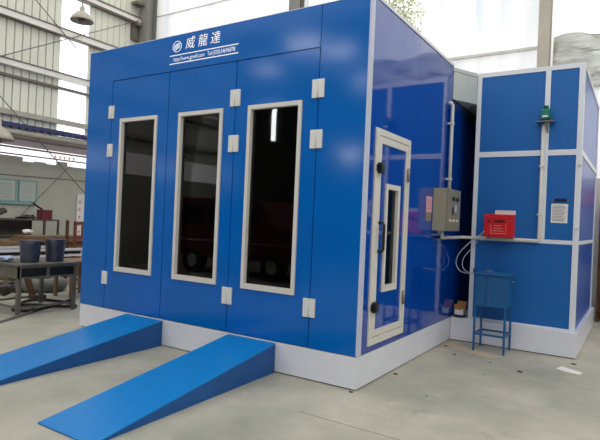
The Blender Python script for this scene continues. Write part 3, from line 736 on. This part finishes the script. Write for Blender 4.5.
# reddish chair like frame
wc = thing('wooden_chair', (-8.0, 2.8, 0), 'red brown wooden chair frame beside the booth edge', 'chair')
for y in (2.56, 3.0):
    obj('leg', MB().box(-8.02, -7.97, y, y+.05, 0, 1.26), 'wood_red', wc)
    obj('leg', MB().box(-7.6, -7.55, y, y+.05, 0, .5), 'wood_red', wc)
obj('back_rail', MB().box(-8.02, -7.98, 2.56, 3.05, 1.2, 1.27), 'wood_red', wc)
obj('back_rail', MB().box(-8.02, -7.98, 2.61, 3.0, .9, .96), 'wood_red', wc)
obj('back_slat', MB().box(-8.01, -7.99, 2.74, 2.78, .96, 1.2).box(-8.01, -7.99, 2.86, 2.9, .96, 1.2), 'wood_red', wc)
obj('seat', MB().box(-8.04, -7.53, 2.54, 3.07, .5, .54), 'wood_red', wc)
tag(obj('wooden_post', MB().box(-8.45, -8.40, 2.66, 2.71, 0, 1.28), 'wood_dark', loc=(-8.42, 2.68, 0)), 'thin upright stick standing left of the chair frame', 'post')
tag(obj('timber_pile', MB().box(-9.3, -8.6, 1.9, 3.6, .8, .86, rot=.05).box(-9.3, -8.7, 2.0, 3.7, .87, .92, rot=-.04).box(-9.35, -8.7, 1.6, 3.4, .0, .8), 'wood', loc=(-9, 2.6, 0)), 'low pile of raw timber boards behind the buckets', 'timber')
# rack against wall
rk = thing('tool_rack', (-9.9, 2.3, 0), 'brown iron rack with junk on top against the grey wall', 'rack')
obj('shelf', MB().box(-10.2, -9.6, .9, 3.25, 1.23, 1.265), 'rack', rk)
obj('shelf', MB().box(-10.2, -9.6, .9, 3.25, .82, .85), 'rack', rk)
obj('back_board', MB().box(-10.2, -10.18, .95, 2.9, .86, 1.22), 'rack_back', rk)
for x in (-9.64, -10.2):
    for y in (.9, 2.86, 3.21): obj('post', MB().box(x, x+.04, y, y+.04, 0, 1.23), 'rack', rk)
mb_ = thing('tin_box', (-9.8, 2.98, 1.265), 'maroon square tin on the rack', 'tin')
obj('tin_body', MB().box(-9.92, -9.68, 2.86, 3.11, 1.266, 1.47, .006), 'maroon', mb_)
obj('tin_lid', MB().box(-9.925, -9.675, 2.855, 3.115, 1.47, 1.488, .004), 'maroon', mb_)
tag(obj('scraper', MB().bar((-9.8, 2.92, 1.495), (-9.85, 2.72, 1.63), .05, .035), 'black', loc=(-9.8, 2.9, 1.49)), 'short black scraper lying on the maroon tin', 'tool')
b = MB()
for k in range(7): b.tube(bez([(-9.9, 2.35+.04*k, 1.28), (-9.8, 2.45+.05*k, 1.31+.02*(k % 3)), (-9.75, 2.6+.02*k, 1.30), (-9.85, 2.75, 1.285)]), .018, 6)
tag(obj('cable_tangle', b, 'junk', loc=(-9.8, 2.5, 1.266)), 'dark tangle of cable on the middle of the rack', 'cable')
b = MB()
for k in range(6): b.blob((-9.85, 1.65+.08*k, 1.38+.03*(k % 3)), .085, 1, .3)
tag(obj('scrap_parts', b, 'junk', loc=(-9.85, 1.85, 1.266)), 'dark machine parts on the left of the rack', 'scrap')
tag(obj('white_rag', MB().blob((-9.3+.0, 2.3, .995), .09, 2, .25, (1, 1.3, .6)), 'paper', loc=(-9.3, 2.3, .92)), 'pale rag on the timber pile above the left bucket', 'rag')
# charts
for (ya, yb2, lab) in ((1.9, 2.78, 'pale framed wall chart at the left photo edge'), (2.83, 3.3, 'pale framed wall chart right of the other chart')):
    c = tag(obj('wall_chart', MB().box(-10.695, -10.68, ya, yb2, 1.66, 2.2), 'chart', loc=(-10.69, ya, 1.66)), lab, 'chart', 'framed charts on the grey wall')
    obj('frame', MB().ring('x', (ya, yb2, 1.66, 2.2), (ya+.03, yb2-.03, 1.69, 2.17), -10.69, -10.665), 'teal_frame', c)
    b = MB()
    for k in range(6): b.box(-10.68, -10.678, ya+.08, yb2-.1-.05*(k % 2), 1.76+k*.06, 1.775+k*.06)
    obj('text_lines', b, 'chart_ink', c)
tag(obj('chart_rail', MB().box(-10.69, -10.64, 1.2, 3.28, 1.6, 1.65), 'teal_frame', loc=(-10.67, 2.2, 1.6)), 'teal rail along the foot of the two wall charts', 'rail')
bn = tag(obj('hanging_banner', MB().box(-10.69, -10.66, 4.42, 4.75, .75, 1.95), 'paper', loc=(-10.67, 4.6, .75)), 'narrow white banner with reddish marks next to the booth edge', 'banner')
for k in range(5): obj('printed_mark', MB().box(-10.66, -10.657, 4.47, 4.53, .9+k*.2, .97+k*.2), 'pinkline', bn)

# ------------------------------------------------------------------ far right behind the room
rr = thing('storage_rack', (2.0, 6.2, 0), 'brown storage rack glimpsed past the right side of the small room', 'rack')
for x in (1.5, 2.6):
    for y in (6.0, 6.45): obj('post', MB().box(x, x+.05, y, y+.05, 0, 2.0), 'wood_dark', rr)
for z in (.15, .95, 1.93): obj('shelf', MB().box(1.5, 2.65, 6.0, 6.5, z, z+.03), 'wood_dark', rr)
tag(obj('orange_crate', MB().ring('y', (1.52, 1.95, 1.961, 2.25), (1.56, 1.91, 2.0, 2.21), 6.05, 6.08).box(1.52, 1.95, 6.08, 6.4, 1.961, 2.2), 'orange', loc=(1.7, 6.2, 1.96)), 'orange crate on top of the brown storage rack', 'crate')
for i, (x, z, m, lab) in enumerate(((1.56, .181, 'wood_dark', 'dark brown box on the bottom shelf of the storage rack'), (1.58, .981, 'junk', 'dark box on the middle shelf of the storage rack'), (2.05, .981, 'paper_grey', 'grey box on the middle shelf right of the dark box'))):
    t = thing('storage_box', (x+.2, 6.2, z), lab, 'box', 'boxes on the storage rack')
    obj('box_body', MB().box(x, x+.4, 6.03, 6.4, z, z+.34, .006), m, t)
    obj('box_lid', MB().box(x-.01, x+.41, 6.02, 6.41, z+.341, z+.37, .004), m, t)

# ------------------------------------------------------------------ red van behind the camera (mirrored in the booth glass)
vn = thing('red_van', (-6.2, -6.6, 0), 'red van parked opposite the booth, mirrored in its windows', 'van')
b = MB()
prof = [(-8.6, .45), (-4.6, .45), (-4.45, .9), (-4.55, 1.15), (-5.25, 1.3), (-5.75, 1.95), (-8.4, 2.0), (-8.65, 1.7)]
A = [b.bm.verts.new((x, -6.0, z)) for x, z in prof]; B = [b.bm.verts.new((x, -7.6, z)) for x, z in prof]
b.bm.faces.new(A); b.bm.faces.new(B[::-1])
for k in range(len(prof)): b.bm.faces.new((A[k], A[(k+1) % 8], B[(k+1) % 8], B[k]))
obj('van_body', b, 'truck_red', vn)
for x0, x1 in ((-8.3, -7.55), (-7.4, -6.7), (-6.5, -5.75)): obj('side_window', MB().box(x0, x1, -6.0, -5.985, 1.3, 1.8, .006), 'black', vn)
obj('bumper', MB().box(-4.5, -4.38, -7.55, -6.05, .42, .6, .02), 'chrome', vn)
obj('trim_strip', MB().box(-8.55, -4.6, -6.0, -5.985, .85, .9), 'chrome', vn)
for x in (-7.9, -5.3):
    for y0, y1 in ((-6.2, -5.96), (-7.64, -7.4)):
        w_ = obj('wheel', MB().tube([(x, y0, .33), (x, y1, .33)], .33, 28), 'rubber', vn)
        obj('hubcap', MB().tube([(x, y0-.005 if y0 < -7 else y1, .33), (x, y0-.01 if y0 < -7 else y1+.01, .33)], .17, 20), 'chrome', w_)

# ------------------------------------------------------------------ light
w = bpy.data.worlds.new('World'); bpy.context.scene.world = w; w.use_nodes = True
bg = w.node_tree.nodes['Background']; bg.inputs[0].default_value = (1, .985, .955, 1); bg.inputs[1].default_value = 1.42
def area(name, loc, size, power, rot, col=(1, 1, 1)):
    l = bpy.data.lights.new(name, 'AREA'); l.energy = power; l.shape = 'RECTANGLE'; l.size = size[0]; l.size_y = size[1]; l.color = col
    o = bpy.data.objects.new(name, l); COL.objects.link(o); o.location = loc; o.rotation_euler = rot
    return o

# ------------------------------------------------------------------ camera
cam = bpy.data.cameras.new('Camera'); co = bpy.data.objects.new('Camera', cam); COL.objects.link(co)
cam.sensor_width = 36; cam.sensor_fit = 'HORIZONTAL'; cam.lens = 526.93*36/600; cam.clip_start = .05; cam.clip_end = 200
yaw, pitch, roll = .5721, .0008, .0433
fw = Vector((-math.sin(yaw)*math.cos(pitch), math.cos(yaw)*math.cos(pitch), math.sin(pitch)))
r = Vector((math.cos(yaw), math.sin(yaw), 0)); u = r.cross(fw)
c, s = math.cos(roll), math.sin(roll)
r2 = r*c+u*s; u2 = -r*s+u*c
R = Matrix((r2, u2, -fw)).transposed().to_4x4()
co.matrix_world = Matrix.Translation((2.071, -4.2481, 1.5)) @ R
bpy.context.scene.camera = co
sc = bpy.context.scene
sc.view_settings.view_transform = 'Standard'; sc.view_settings.look = 'None'
sc.view_settings.exposure = 0; sc.view_settings.gamma = 1
